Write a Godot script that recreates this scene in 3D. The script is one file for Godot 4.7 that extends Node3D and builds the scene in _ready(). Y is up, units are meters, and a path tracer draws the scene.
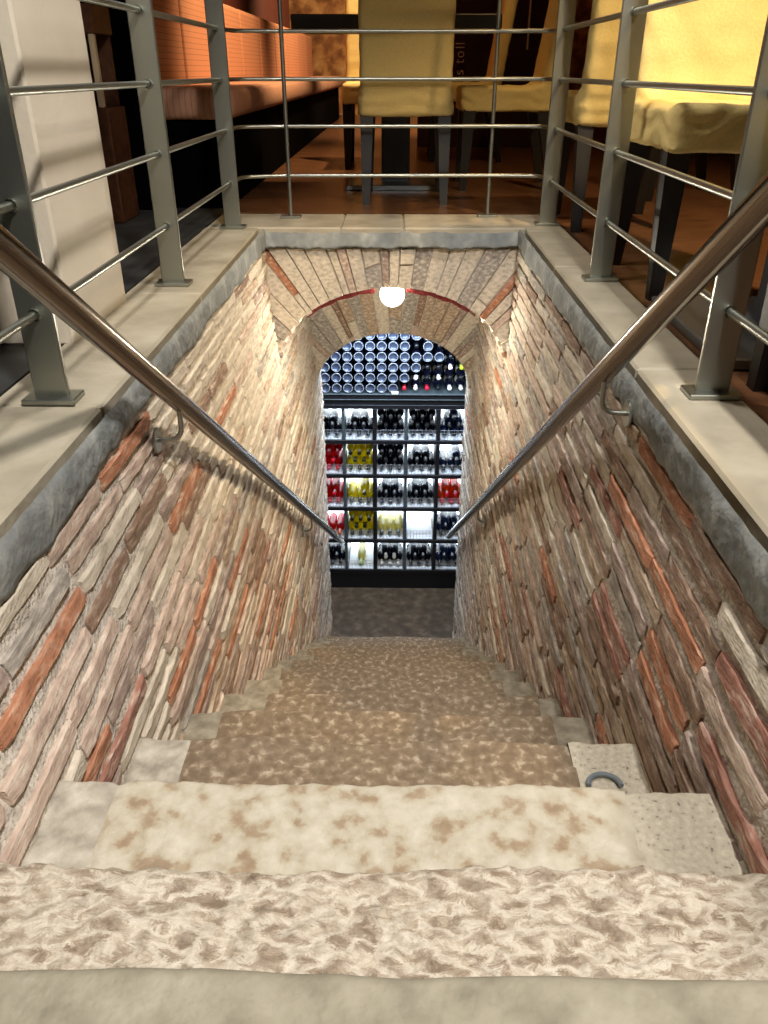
extends Node3D

# ---------------------------------------------------------------- shared state
var M := {}
var taken := {}
var rng := RandomNumberGenerator.new()
var wob := FastNoiseLite.new()
var cam_basis: Basis
const EYE := Vector3(0, 0.575, 0)
const ARCH_Z := -3.5
const ARCH2_Z := -4.72
const END_Z := -4.99
const CELLAR_Y := -3.30
const AX := -0.018          # centre line of the arches
const A1 := 0.515
const B1 := 0.37
const SPRING1 := -0.617
const A2 := 0.468
const B2 := 0.345
const SPRING2 := -1.15
const SHELF_Z := -5.66

func _ready() -> void:
	rng.seed = 7
	wob.seed = 3
	wob.noise_type = FastNoiseLite.TYPE_SIMPLEX_SMOOTH
	wob.frequency = 1.0
	wob.fractal_octaves = 3
	camera_and_light()
	materials()
	structure()
	stairwell_walls()
	arches()
	stairs()
	railing()
	handrails()
	upper_room()
	cellar()

# ---------------------------------------------------------------- camera, sky, lamps
func camera_and_light() -> void:
	var cam := Camera3D.new()
	cam.name = "camera"
	cam.fov = 65.2385
	cam.near = 0.02
	cam.far = 60.0
	cam.position = EYE
	cam.rotation_degrees = Vector3(-28.9207, 0.8776, 0)
	add_child(cam)
	cam_basis = cam.basis
	cam.current = true
	var env := Environment.new()
	env.background_mode = Environment.BG_COLOR
	env.background_color = Color(0, 0, 0)
	env.tonemap_mode = Environment.TONE_MAPPER_LINEAR
	env.tonemap_exposure = 1.0
	env.sdfgi_enabled = true
	env.ssao_enabled = true
	env.ssil_enabled = true
	var we := WorldEnvironment.new()
	we.name = "world_environment"
	we.environment = env
	add_child(we)
	# ceiling downlights: place, colour, energy, cone, aim, radius
	for a in [
		["white", Vector3(0.52, 2.52, 0.1), Color(1.0, 0.975, 0.95), 10.8, 46.0, Vector3(-0.1, 0, -1.1), 0.12],
		["white", Vector3(-0.2, 2.52, -2.2), Color(1.0, 0.975, 0.95), 3.4, 42.0, Vector3(-0.1, 0, -2.3), 0.12],
		["warm", Vector3(1.5, 2.52, -1.9), Color(1.0, 0.87, 0.66), 9.0, 44.0, Vector3(1.35, 0, -2.7), 0.08],
		["warm", Vector3(0.75, 2.52, -5.1), Color(1.0, 0.82, 0.56), 1.1, 50.0, Vector3(0.5, 0, -5.3), 0.05],
		["amber", Vector3(0.2, 2.52, -5.9), Color(1.0, 0.85, 0.66), 10.0, 40.0, Vector3(-1.3, 0.85, -6.2), 0.05],
		["amber", Vector3(0.3, 2.52, -9.5), Color(1.0, 0.85, 0.66), 10.0, 60.0, Vector3(-0.9, 0.7, -10.5), 0.05],
	]:
		var sp := SpotLight3D.new()
		sp.name = "downlight_beam"
		sp.position = a[1] - Vector3(0, 0.03, 0)
		sp.light_color = a[2]
		sp.light_energy = a[3]
		sp.spot_range = 20.0
		sp.spot_attenuation = 2.0
		sp.spot_angle = a[4]
		sp.spot_angle_attenuation = 0.6
		sp.light_size = a[6]
		sp.shadow_enabled = true
		add_child(sp, true)
		sp.look_at_from_position(sp.position, a[5], Vector3(0.01, 0, 1).normalized())
	# the bare bulb under the crown of the first arch
	var b := OmniLight3D.new()
	b.name = "arch_bulb_glow"
	b.position = Vector3(AX, -0.287, -3.535)
	b.light_color = Color(1.0, 0.96, 0.88)
	b.light_energy = 0.6
	b.omni_range = 20.0
	b.omni_attenuation = 2.0
	b.light_size = 0.03
	b.shadow_enabled = true
	add_child(b)
	# cool tube over the bottle rack in the cellar
	var ar := AreaLight3D.new()
	ar.name = "cellar_tube_glow"
	ar.area_size = Vector2(1.3, 0.06)
	ar.light_color = Color(0.85, 0.92, 1.0)
	ar.light_energy = 4.2
	ar.area_range = 20.0
	ar.shadow_enabled = true
	ar.position = Vector3(0.03, -0.80, -5.20)
	add_child(ar)
	ar.look_at_from_position(ar.position, Vector3(0.03, -2.0, -5.7), Vector3.UP)
	# the light wall behind the bottle cells
	var al := AreaLight3D.new()
	al.name = "light_wall_glow"
	al.area_size = Vector2(1.7, 1.45)
	al.light_color = Color(0.86, 0.93, 1.0)
	al.light_energy = 3.0
	al.area_range = 20.0
	al.shadow_enabled = true
	al.position = Vector3(-0.03, -2.39, SHELF_Z - 0.352)
	al.rotation.y = PI
	add_child(al)

# ---------------------------------------------------------------- naming
func numbered(called: String) -> String:
	if not taken.has(called):
		taken[called] = 0
		return called
	taken[called] += 1
	return "%s_%03d" % [called, taken[called]]

func tag(o: Node, label: String, category: String, group := "") -> void:
	o.set_meta("label", label)
	o.set_meta("category", category)
	if group != "":
		o.set_meta("group", group)

func obj(called: String, mesh: Mesh, m: Material, parent: Node = null) -> MeshInstance3D:
	var o := MeshInstance3D.new()
	o.mesh = mesh
	o.material_override = m
	if parent == null:
		o.name = numbered(called)
		add_child(o)
	else:
		o.name = called
		parent.add_child(o, true)
	return o

func thing(called: String, at: Vector3, label: String, category: String, group := "") -> Node3D:
	var o := Node3D.new()
	o.name = numbered(called)
	add_child(o)
	o.position = at
	tag(o, label, category, group)
	return o

func struct(called: String, mesh: Mesh, m: Material, label := "", category := "") -> MeshInstance3D:
	var o := obj(called, mesh, m)
	o.set_meta("kind", "structure")
	if label != "":
		tag(o, label, category)
	return o

func dup(src: Node3D, at: Vector3, turn: float, label: String, group: String) -> Node3D:
	var r: Node3D = src.duplicate()
	r.name = numbered(String(src.get_meta("base_name")))
	add_child(r)
	r.position = at
	r.rotation = Vector3(0, turn, 0)
	r.set_meta("label", label)
	r.set_meta("group", group)
	return r

# ---------------------------------------------------------------- mesh tools
func new_st() -> SurfaceTool:
	var st := SurfaceTool.new()
	st.begin(Mesh.PRIMITIVE_TRIANGLES)
	return st

func tri_out(st: SurfaceTool, a: Vector3, b: Vector3, c: Vector3, mid: Vector3) -> void:
	var n := (a - c).cross(a - b)
	if n.dot((a + b + c) / 3.0 - mid) < 0.0:
		st.add_vertex(a); st.add_vertex(c); st.add_vertex(b)
	else:
		st.add_vertex(a); st.add_vertex(b); st.add_vertex(c)

func quad_out(st: SurfaceTool, a: Vector3, b: Vector3, c: Vector3, d: Vector3, mid: Vector3) -> void:
	tri_out(st, a, b, c, mid)
	tri_out(st, a, c, d, mid)

func done(st: SurfaceTool) -> ArrayMesh:
	st.generate_normals()
	return st.commit()

# chamfered box
func add_box(st: SurfaceTool, c: Vector3, s: Vector3, b := 0.004, bs := Basis()) -> void:
	st.set_smooth_group(-1)
	var h := s * 0.5
	b = minf(b, minf(h.x, minf(h.y, h.z)) * 0.9)
	var v := {}
	for x in [-1, 1]:
		for y in [-1, 1]:
			for z in [-1, 1]:
				for ax in 3:
					var p := Vector3(x * (h.x - b), y * (h.y - b), z * (h.z - b))
					p[ax] += [x, y, z][ax] * b
					v[[x, y, z, ax]] = c + bs * p
	for s1 in [-1, 1]:
		quad_out(st, v[[s1, -1, -1, 0]], v[[s1, 1, -1, 0]], v[[s1, 1, 1, 0]], v[[s1, -1, 1, 0]], c)
		quad_out(st, v[[-1, s1, -1, 1]], v[[1, s1, -1, 1]], v[[1, s1, 1, 1]], v[[-1, s1, 1, 1]], c)
		quad_out(st, v[[-1, -1, s1, 2]], v[[1, -1, s1, 2]], v[[1, 1, s1, 2]], v[[-1, 1, s1, 2]], c)
		for s2 in [-1, 1]:
			quad_out(st, v[[s1, s2, -1, 0]], v[[s1, s2, 1, 0]], v[[s1, s2, 1, 1]], v[[s1, s2, -1, 1]], c)
			quad_out(st, v[[s1, -1, s2, 0]], v[[s1, 1, s2, 0]], v[[s1, 1, s2, 2]], v[[s1, -1, s2, 2]], c)
			quad_out(st, v[[-1, s1, s2, 1]], v[[1, s1, s2, 1]], v[[1, s1, s2, 2]], v[[-1, s1, s2, 2]], c)
			for s3 in [-1, 1]:
				tri_out(st, v[[s1, s2, s3, 0]], v[[s1, s2, s3, 1]], v[[s1, s2, s3, 2]], c)

func box_mesh(c: Vector3, s: Vector3, b := 0.004, bs := Basis()) -> ArrayMesh:
	var st := new_st()
	add_box(st, c, s, b, bs)
	return done(st)

func span_box(lo: Vector3, hi: Vector3, b := 0.004) -> ArrayMesh:
	return box_mesh((lo + hi) * 0.5, (hi - lo).abs(), b)

# round bar swept along points
func add_tube(st: SurfaceTool, pts: Array, r: float, sides := 12) -> void:
	st.set_smooth_group(1)
	var rings := []
	var side := Vector3.ZERO
	for i in pts.size():
		var p: Vector3 = pts[i]
		var t: Vector3
		if i == 0:
			t = (pts[1] - p).normalized()
		elif i == pts.size() - 1:
			t = (p - pts[i - 1]).normalized()
		else:
			t = ((pts[i + 1] - p).normalized() + (p - pts[i - 1]).normalized()).normalized()
		if i == 0:
			side = t.cross(Vector3.UP if absf(t.y) < 0.9 else Vector3.RIGHT).normalized()
		else:
			side = (side - t * side.dot(t)).normalized()
		var up := side.cross(t)
		var ring := []
		for k in sides:
			var a := TAU * k / sides
			ring.append(p + (side * cos(a) + up * sin(a)) * r)
		rings.append(ring)
	for i in pts.size() - 1:
		var mid: Vector3 = (pts[i] + pts[i + 1]) * 0.5
		for k in sides:
			var k2 := (k + 1) % sides
			quad_out(st, rings[i][k], rings[i][k2], rings[i + 1][k2], rings[i + 1][k], mid)
	st.set_smooth_group(-1)
	for e in [0, pts.size() - 1]:
		var inner: Vector3 = pts[1] if e == 0 else pts[e - 1]
		for k in sides:
			tri_out(st, pts[e], rings[e][k], rings[e][(k + 1) % sides], inner)

func tube_mesh(pts: Array, r: float, sides := 12) -> ArrayMesh:
	var st := new_st()
	add_tube(st, pts, r, sides)
	return done(st)

func bend(pts: Array, radius: float, n := 5) -> Array:
	var out := [pts[0]]
	for i in range(1, pts.size() - 1):
		var p: Vector3 = pts[i]
		var a: Vector3 = p + (pts[i - 1] - p).normalized() * radius
		var b: Vector3 = p + (pts[i + 1] - p).normalized() * radius
		for k in n + 1:
			var t := float(k) / n
			out.append(a.lerp(p, t).lerp(p.lerp(b, t), t))
	out.append(pts[-1])
	return out

# lathe about +z of a profile of (radius, z)
func add_lathe(st: SurfaceTool, prof: Array, sides := 12, smooth := true) -> void:
	st.set_smooth_group(1 if smooth else -1)
	for i in prof.size() - 1:
		var a: Vector2 = prof[i]
		var b: Vector2 = prof[i + 1]
		for k in sides:
			var t0 := TAU * k / sides
			var t1 := TAU * (k + 1) / sides
			var p0 := Vector3(cos(t0) * a.x, sin(t0) * a.x, a.y)
			var p1 := Vector3(cos(t1) * a.x, sin(t1) * a.x, a.y)
			var p2 := Vector3(cos(t1) * b.x, sin(t1) * b.x, b.y)
			var p3 := Vector3(cos(t0) * b.x, sin(t0) * b.x, b.y)
			if a.x > 1e-5:
				st.add_vertex(p0); st.add_vertex(p2); st.add_vertex(p1)
			if b.x > 1e-5:
				st.add_vertex(p0); st.add_vertex(p3); st.add_vertex(p2)

# grid of points fn(u, v), as a mesh with smooth normals; flip turns the faces round
func grid_arrays(nu: int, nv: int, fn: Callable, flip := false) -> Array:
	var pos := PackedVector3Array()
	var uv := PackedVector2Array()
	for j in nv + 1:
		for i in nu + 1:
			pos.append(fn.call(float(i) / nu, float(j) / nv))
			uv.append(Vector2(float(i) / nu, float(j) / nv))
	var idx := PackedInt32Array()
	var nor := PackedVector3Array()
	nor.resize(pos.size())
	for j in nv:
		for i in nu:
			var a := j * (nu + 1) + i
			var b := a + 1
			var c := a + nu + 2
			var d := a + nu + 1
			var q := [a, b, c, a, c, d]
			if flip:
				q = [a, c, b, a, d, c]
			for k in [0, 3]:
				var n := (pos[q[k]] - pos[q[k + 2]]).cross(pos[q[k]] - pos[q[k + 1]])
				for e in 3:
					nor[q[k + e]] += n
					idx.append(q[k + e])
	for i in nor.size():
		nor[i] = nor[i].normalized()
	var arr := []
	arr.resize(Mesh.ARRAY_MAX)
	arr[Mesh.ARRAY_VERTEX] = pos
	arr[Mesh.ARRAY_NORMAL] = nor
	arr[Mesh.ARRAY_TEX_UV] = uv
	arr[Mesh.ARRAY_INDEX] = idx
	return arr

func grid_mesh(nu: int, nv: int, fn: Callable, flip := false) -> ArrayMesh:
	var m := ArrayMesh.new()
	m.add_surface_from_arrays(Mesh.PRIMITIVE_TRIANGLES, grid_arrays(nu, nv, fn, flip))
	return m

# straight extrusion of an outline in x, y between z0 (back) and z1 (front); the front is drawn in by bevel
func extrude(poly: PackedVector2Array, z0: float, z1: float, bevel := 0.0) -> ArrayMesh:
	var st := new_st()
	st.set_smooth_group(-1)
	if Geometry2D.is_polygon_clockwise(poly):
		poly.reverse()
	var inner := poly
	if bevel > 0.0:
		var off := Geometry2D.offset_polygon(poly, -bevel)
		if off.size() == 1 and off[0].size() == poly.size():
			# match the starting point
			var best := 0
			for i in off[0].size():
				if off[0][i].distance_to(poly[0]) < off[0][best].distance_to(poly[0]):
					best = i
			inner = PackedVector2Array()
			for i in off[0].size():
				inner.append(off[0][(best + i) % off[0].size()])
	for f in [[inner, z1, 1.0], [poly, z0, -1.0]]:
		var pl: PackedVector2Array = f[0]
		var ids := Geometry2D.triangulate_polygon(pl)
		for k in range(0, ids.size(), 3):
			var a := Vector3(pl[ids[k]].x, pl[ids[k]].y, f[1])
			var b := Vector3(pl[ids[k + 1]].x, pl[ids[k + 1]].y, f[1])
			var c := Vector3(pl[ids[k + 2]].x, pl[ids[k + 2]].y, f[1])
			tri_out(st, a, b, c, (a + b + c) / 3.0 - Vector3(0, 0, f[2]))
	var zm := z1 - bevel
	for i in poly.size():
		var j := (i + 1) % poly.size()
		var p := poly[i]
		var q := poly[j]
		var out := Vector3(q.y - p.y, p.x - q.x, 0)
		var mid := Vector3(p.x + q.x, p.y + q.y, z0 + zm) * 0.5 - out
		quad_out(st, Vector3(p.x, p.y, z0), Vector3(q.x, q.y, z0), Vector3(q.x, q.y, zm), Vector3(p.x, p.y, zm), mid)
		if bevel > 0.0:
			quad_out(st, Vector3(p.x, p.y, zm), Vector3(q.x, q.y, zm), Vector3(inner[j].x, inner[j].y, z1), Vector3(inner[i].x, inner[i].y, z1), mid)
	return done(st)

# surface nets of a distance field
func nets(sdf: Callable, lo: Vector3, hi: Vector3, cell: float) -> ArrayMesh:
	var n := Vector3i(((hi - lo) / cell).ceil())
	var w := n.x + 1
	var wh := w * (n.y + 1)
	var f := PackedFloat32Array()
	f.resize(wh * (n.z + 1))
	for k in n.z + 1:
		for j in n.y + 1:
			for i in n.x + 1:
				f[k * wh + j * w + i] = sdf.call(lo + Vector3(i, j, k) * cell)
	var vid := {}
	var pos := PackedVector3Array()
	var corner := [0, 1, w, w + 1, wh, wh + 1, wh + w, wh + w + 1]
	var edges := [[0, 1], [2, 3], [4, 5], [6, 7], [0, 2], [1, 3], [4, 6], [5, 7], [0, 4], [1, 5], [2, 6], [3, 7]]
	for k in n.z:
		for j in n.y:
			for i in n.x:
				var b := k * wh + j * w + i
				var ins := 0
				for c in corner:
					if f[b + c] < 0.0:
						ins += 1
				if ins == 0 or ins == 8:
					continue
				var p := Vector3.ZERO
				var m := 0
				for e in edges:
					var fa := f[b + corner[e[0]]]
					var fb := f[b + corner[e[1]]]
					if (fa < 0.0) != (fb < 0.0):
						var t := fa / (fa - fb)
						var pa := Vector3(e[0] & 1, (e[0] >> 1) & 1, e[0] >> 2)
						var pb := Vector3(e[1] & 1, (e[1] >> 1) & 1, e[1] >> 2)
						p += pa.lerp(pb, t)
						m += 1
				vid[b] = pos.size()
				pos.append(lo + (Vector3(i, j, k) + p / m) * cell)
	var idx := PackedInt32Array()
	var st3 := [1, w, wh]
	for k in range(1, n.z):
		for j in range(1, n.y):
			for i in range(1, n.x):
				var b := k * wh + j * w + i
				for a in 3:
					var s0 := f[b] < 0.0
					var s1 := f[b + st3[a]] < 0.0
					if s0 == s1:
						continue
					var u: int = st3[(a + 1) % 3]
					var v: int = st3[(a + 2) % 3]
					if not (vid.has(b) and vid.has(b - u) and vid.has(b - u - v) and vid.has(b - v)):
						continue
					var q := [vid[b], vid[b - u], vid[b - u - v], vid[b - v]]
					if s0:
						idx.append_array([q[0], q[2], q[1], q[0], q[3], q[2]])
					else:
						idx.append_array([q[0], q[1], q[2], q[0], q[2], q[3]])
	var nor := PackedVector3Array()
	nor.resize(pos.size())
	for t in range(0, idx.size(), 3):
		var nn := (pos[idx[t]] - pos[idx[t + 2]]).cross(pos[idx[t]] - pos[idx[t + 1]])
		for e in 3:
			nor[idx[t + e]] += nn
	for i in nor.size():
		nor[i] = nor[i].normalized()
	var arr := []
	arr.resize(Mesh.ARRAY_MAX)
	arr[Mesh.ARRAY_VERTEX] = pos
	arr[Mesh.ARRAY_NORMAL] = nor
	arr[Mesh.ARRAY_INDEX] = idx
	var mesh := ArrayMesh.new()
	mesh.add_surface_from_arrays(Mesh.PRIMITIVE_TRIANGLES, arr)
	return mesh

# ---------------------------------------------------------------- materials
func noise_tex(sd: int, freq: float, ramp: Array, octaves := 5, size := 512, warp := 0.0, kind := FastNoiseLite.TYPE_SIMPLEX_SMOOTH, fractal := FastNoiseLite.FRACTAL_FBM) -> NoiseTexture2D:
	var n := FastNoiseLite.new()
	n.seed = sd
	n.noise_type = kind
	n.frequency = freq
	n.fractal_type = fractal
	n.fractal_octaves = octaves
	if warp > 0.0:
		n.domain_warp_enabled = true
		n.domain_warp_amplitude = warp
		n.domain_warp_frequency = freq * 1.5
	var t := NoiseTexture2D.new()
	t.width = size
	t.height = size
	t.seamless = true
	t.noise = n
	if ramp.size() > 0:
		var g := Gradient.new()
		var off := PackedFloat32Array()
		var col := PackedColorArray()
		for r in ramp:
			off.append(r[0])
			col.append(r[1])
		g.offsets = off
		g.colors = col
		t.color_ramp = g
	return t

func normal_tex(sd: int, freq: float, bump: float, octaves := 5, size := 512) -> NoiseTexture2D:
	var t := noise_tex(sd, freq, [], octaves, size)
	t.as_normal_map = true
	t.bump_strength = bump
	return t

func rgb(r: float, g: float, b: float) -> Color:
	return Color(r / 255.0, g / 255.0, b / 255.0)

func plain(c: Color, rough: float, metal := 0.0) -> StandardMaterial3D:
	var m := StandardMaterial3D.new()
	m.albedo_color = c
	m.roughness = rough
	m.metallic = metal
	return m

func textured(tex: Texture2D, scale: float, rough: float, nrm: Texture2D = null, nscale := 1.0) -> StandardMaterial3D:
	var m := StandardMaterial3D.new()
	m.albedo_texture = tex
	m.uv1_triplanar = true
	m.uv1_world_triplanar = true
	m.uv1_scale = Vector3.ONE * scale
	m.roughness = rough
	if nrm != null:
		m.normal_enabled = true
		m.normal_texture = nrm
		m.normal_scale = nscale
	return m

func glow(c: Color, e: float) -> StandardMaterial3D:
	var m := StandardMaterial3D.new()
	m.albedo_color = Color(0.9, 0.9, 0.9)
	m.emission_enabled = true
	m.emission = c
	m.emission_energy_multiplier = e
	return m

func materials() -> void:
	var rough_n := normal_tex(11, 0.03, 6.0)
	var fine_n := normal_tex(12, 0.08, 4.0)
	var lime := rgb(226, 217, 200)
	# weathered bricks: fired clay under remains of lime mortar
	var kinds := {
		"cream": [rgb(206, 195, 176), 0.44],
		"pale": [rgb(196, 173, 156), 0.50],
		"tan": [rgb(182, 160, 136), 0.55],
		"orange": [rgb(184, 126, 94), 0.54],
		"brown": [rgb(148, 121, 101), 0.56],
		"mauve": [rgb(166, 146, 134), 0.55],
		"red": [rgb(158, 111, 94), 0.54],
		"grey": [rgb(168, 160, 150), 0.52],
	}
	var sd := 30
	for k in kinds:
		var base: Color = kinds[k][0]
		var t: float = kinds[k][1]
		M["brick_" + k] = textured(noise_tex(sd, 0.022, [[0.0, base.darkened(0.30)], [t - 0.2, base.darkened(0.08)], [t, base], [t + 0.14, base.lerp(lime, 0.32)], [minf(t + 0.36, 1.0), base.lerp(lime, 0.85)]], 6), 2.7, 0.92, fine_n, 0.9)
		M["brick_" + k].uv1_scale = Vector3(3.0, 5.0, 1.0)
		sd += 1
	M.mortar = textured(noise_tex(50, 0.02, [[0.0, rgb(166, 157, 146)], [0.35, rgb(192, 183, 170)], [0.55, rgb(208, 200, 187)], [1.0, rgb(224, 218, 206)]], 6), 2.2, 0.95, fine_n, 1.2)
	M.cement = textured(noise_tex(51, 0.012, [[0.0, rgb(112, 116, 116)], [0.5, rgb(132, 137, 136)], [0.7, rgb(148, 152, 149)], [1.0, rgb(176, 177, 170)]], 6), 1.6, 0.9, rough_n, 0.5)
	M.pale_mortar = textured(noise_tex(52, 0.014, [[0.0, rgb(132, 125, 113)], [0.45, rgb(170, 163, 148)], [1.0, rgb(206, 200, 186)]], 6), 2.6, 0.93, rough_n, 0.6)
	M.pebbly = textured(noise_tex(53, 0.045, [[0.0, rgb(96, 88, 78)], [0.16, rgb(124, 114, 100)], [0.22, rgb(182, 173, 155)], [0.7, rgb(200, 192, 172)], [1.0, rgb(216, 210, 194)]], 4), 3.0, 0.93, rough_n, 0.6)
	M.grey_mortar = textured(noise_tex(54, 0.014, [[0.0, rgb(112, 104, 88)], [0.45, rgb(138, 130, 112)], [1.0, rgb(172, 165, 146)]], 6), 2.4, 0.93, rough_n, 0.6)
	# treads
	M.step_landing = textured(noise_tex(60, 0.02, [[0.0, rgb(122, 117, 100)], [0.5, rgb(150, 144, 125)], [1.0, rgb(172, 166, 148)]], 6), 1.6, 0.85, fine_n, 0.4)
	M.step_hammered = textured(noise_tex(61, 0.016, [[0.0, rgb(104, 88, 72)], [0.36, rgb(130, 113, 94)], [0.52, rgb(164, 150, 130)], [0.70, rgb(198, 188, 170)], [1.0, rgb(220, 213, 198)]], 5, 1024, 60.0, FastNoiseLite.TYPE_SIMPLEX_SMOOTH, FastNoiseLite.FRACTAL_RIDGED), 1.5, 0.8, rough_n, 1.3)
	M.step_hammered.uv1_scale = Vector3(1.3, 1.5, 2.4)
	M.step_worn = textured(noise_tex(62, 0.010, [[0.0, rgb(132, 110, 86)], [0.28, rgb(154, 134, 108)], [0.42, rgb(178, 168, 146)], [0.6, rgb(190, 183, 164)], [1.0, rgb(206, 200, 184)]], 6, 1024, 20.0), 1.7, 0.82, rough_n, 0.5)
	M.step_brown = textured(noise_tex(63, 0.022, [[0.0, rgb(100, 84, 65)], [0.48, rgb(124, 107, 85)], [0.66, rgb(138, 121, 99)], [0.78, rgb(166, 151, 129)], [1.0, rgb(200, 190, 172)]], 6, 1024, 25.0), 1.5, 0.75, rough_n, 0.5)
	# kerb stone, steel
	M.kerb = textured(noise_tex(70, 0.008, [[0.0, rgb(148, 140, 122)], [0.5, rgb(172, 164, 144)], [1.0, rgb(190, 183, 164)]], 6), 1.0, 0.5, fine_n, 0.12)
	M.steel = plain(rgb(166, 169, 160), 0.36, 0.95)
	M.polished = plain(rgb(132, 122, 112), 0.17, 1.0)
	M.red_paint = textured(noise_tex(72, 0.03, [[0.0, rgb(84, 22, 26)], [0.6, rgb(124, 34, 38)], [1.0, rgb(150, 70, 66)]], 4), 4.0, 0.6)
	M.bulb = glow(Color(1.0, 0.98, 0.94), 8.0)
	M.grey_pipe = plain(rgb(112, 122, 128), 0.5)
	# dining room
	M.wood_floor = textured(noise_tex(80, 0.012, [[0.0, rgb(78, 50, 34)], [0.5, rgb(104, 70, 46)], [1.0, rgb(124, 86, 58)]], 5), 1.0, 0.28)
	M.wood_floor.uv1_scale = Vector3(0.8, 0.8, 3.5)
	M.grey_floor = textured(noise_tex(81, 0.012, [[0.0, rgb(44, 45, 45)], [1.0, rgb(66, 68, 67)]], 5), 1.0, 0.5)
	M.column = textured(noise_tex(82, 0.006, [[0.0, rgb(218, 206, 184)], [1.0, rgb(230, 220, 200)]], 4), 0.8, 0.7, fine_n, 0.08)
	M.dark_wall = plain(rgb(30, 20, 16), 0.7)  # near black: darkness beyond the column put into the colour
	M.red_wall = plain(rgb(84, 36, 22), 0.7)
	M.ceiling = plain(rgb(120, 104, 86), 0.9)
	M.gold_stone = textured(noise_tex(83, 0.014, [[0.0, rgb(104, 62, 34)], [0.4, rgb(150, 98, 54)], [0.6, rgb(190, 136, 80)], [1.0, rgb(220, 176, 116)]], 6, 512, 30.0), 0.5, 0.7)
	M.cloth = textured(noise_tex(84, 0.05, [[0.0, rgb(212, 188, 120)], [1.0, rgb(224, 202, 136)]], 4), 2.5, 0.9, fine_n, 0.25)
	M.leg_wood = plain(rgb(17, 11, 9), 0.5)
	M.table_dark = plain(rgb(42, 42, 46), 0.45)
	M.table_steel = plain(rgb(150, 156, 158), 0.32, 0.9)
	M.brown_wood = textured(noise_tex(85, 0.02, [[0.0, rgb(66, 38, 22)], [1.0, rgb(108, 66, 38)]], 5), 2.0, 0.5)
	M.cream_wood = plain(rgb(208, 186, 150), 0.6)
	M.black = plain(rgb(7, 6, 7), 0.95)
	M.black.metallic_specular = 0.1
	M.letters = plain(rgb(236, 230, 220), 0.7)
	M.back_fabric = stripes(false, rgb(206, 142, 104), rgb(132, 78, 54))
	M.seat_fabric = stripes(true, rgb(196, 146, 118), rgb(112, 74, 62))  # same fabric as the back; its weaker light put into a greyer tone
	M.lamp_white = glow(Color(1.0, 0.93, 0.82), 4.0)
	M.lamp_warm = glow(Color(1.0, 0.78, 0.48), 4.0)
	M.lamp_amber = glow(Color(1.0, 0.55, 0.24), 4.0)
	# cellar
	M.cellar_floor = textured(noise_tex(90, 0.012, [[0.0, rgb(62, 50, 38)], [0.6, rgb(92, 76, 58)], [1.0, rgb(116, 100, 80)]], 6), 1.4, 0.7, fine_n, 0.4)
	M.cellar_wall = plain(rgb(96, 84, 70), 0.9)
	M.shelf_black = plain(rgb(14, 15, 22), 0.5)
	M.shelf_grey = plain(rgb(70, 80, 84), 0.4)
	M.light_panel = glow(Color(0.90, 0.95, 1.0), 3.4)
	M.cell_white = plain(rgb(232, 236, 240), 0.6)
	M.tube_lamp = glow(Color(0.86, 0.93, 1.0), 3.0)
	M.wire = plain(rgb(176, 180, 188), 0.4, 0.3)
	M.glass_dark = plain(rgb(14, 16, 32), 0.12)
	M.glass_blue = plain(rgb(34, 50, 92), 0.12)
	M.glass_yellow = plain(rgb(232, 222, 20), 0.3)
	M.glass_pale = plain(rgb(226, 220, 150), 0.2)
	M.glass_red = plain(rgb(196, 26, 24), 0.2)
	M.glass_orange = plain(rgb(232, 84, 24), 0.2)
	for k in ["yellow", "pale", "red", "orange"]:
		var gm: StandardMaterial3D = M["glass_" + k]
		gm.backlight_enabled = true
		gm.backlight = {"yellow": Color(0.95, 0.9, 0.1), "pale": Color(0.95, 0.92, 0.55), "red": Color(0.9, 0.1, 0.08), "orange": Color(0.95, 0.4, 0.08)}[k]
	M.sheen_punt = plain(rgb(64, 72, 92), 0.3, 0.3)  # paler than the bottle glass: lamp sheen put into the colour
	M.sheen_rim = plain(rgb(128, 132, 138), 0.25)  # pale tone paints the lamp reflection round each base
	M.cap_dark = plain(rgb(18, 22, 26), 0.35)
	M.cap_green = plain(rgb(24, 40, 22), 0.35)
	M.cap_white = plain(rgb(226, 222, 212), 0.4)
	M.cap_red = plain(rgb(200, 24, 48), 0.35)
	M.cap_lime = plain(rgb(180, 210, 40), 0.35)
	M.paper = plain(rgb(228, 226, 220), 0.8)

func stripes(upright: bool, base: Color, line: Color) -> StandardMaterial3D:
	var im := Image.create(256, 256, false, Image.FORMAT_RGB8)
	var n := FastNoiseLite.new()
	n.seed = 5
	n.frequency = 0.05
	for y in 256:
		for x in 256:
			var a := x if upright else y
			var b := y if upright else x
			var on := float(a % 32) < 2.5
			var c := base.lightened(0.06 * n.get_noise_2d(a * 4.0, b * 0.5))
			if on:
				c = c.lerp(line, 0.65 + 0.3 * n.get_noise_2d(a * 9.0, b))
			im.set_pixel(x, y, c)
	return textured(ImageTexture.create_from_image(im), 4.6, 0.9)

# ---------------------------------------------------------------- shape of the stairwell
func nose(k: int) -> Vector2:          # (distance, height) of the edge of step k
	if k == 0:
		return Vector2(0.352, 0.002)
	var d := 0.538 + 0.2945 * (k - 1)
	var y := -0.131 - 0.2038 * (k - 1)
	if k > 13:
		y = 0.575 - 0.7755 * d
	return Vector2(d, y)

func stair_y(z: float) -> float:       # height of the tread under a point
	for k in range(0, 17):
		if -z < nose(k).x:
			return nose(k).y
	return CELLAR_Y

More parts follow.
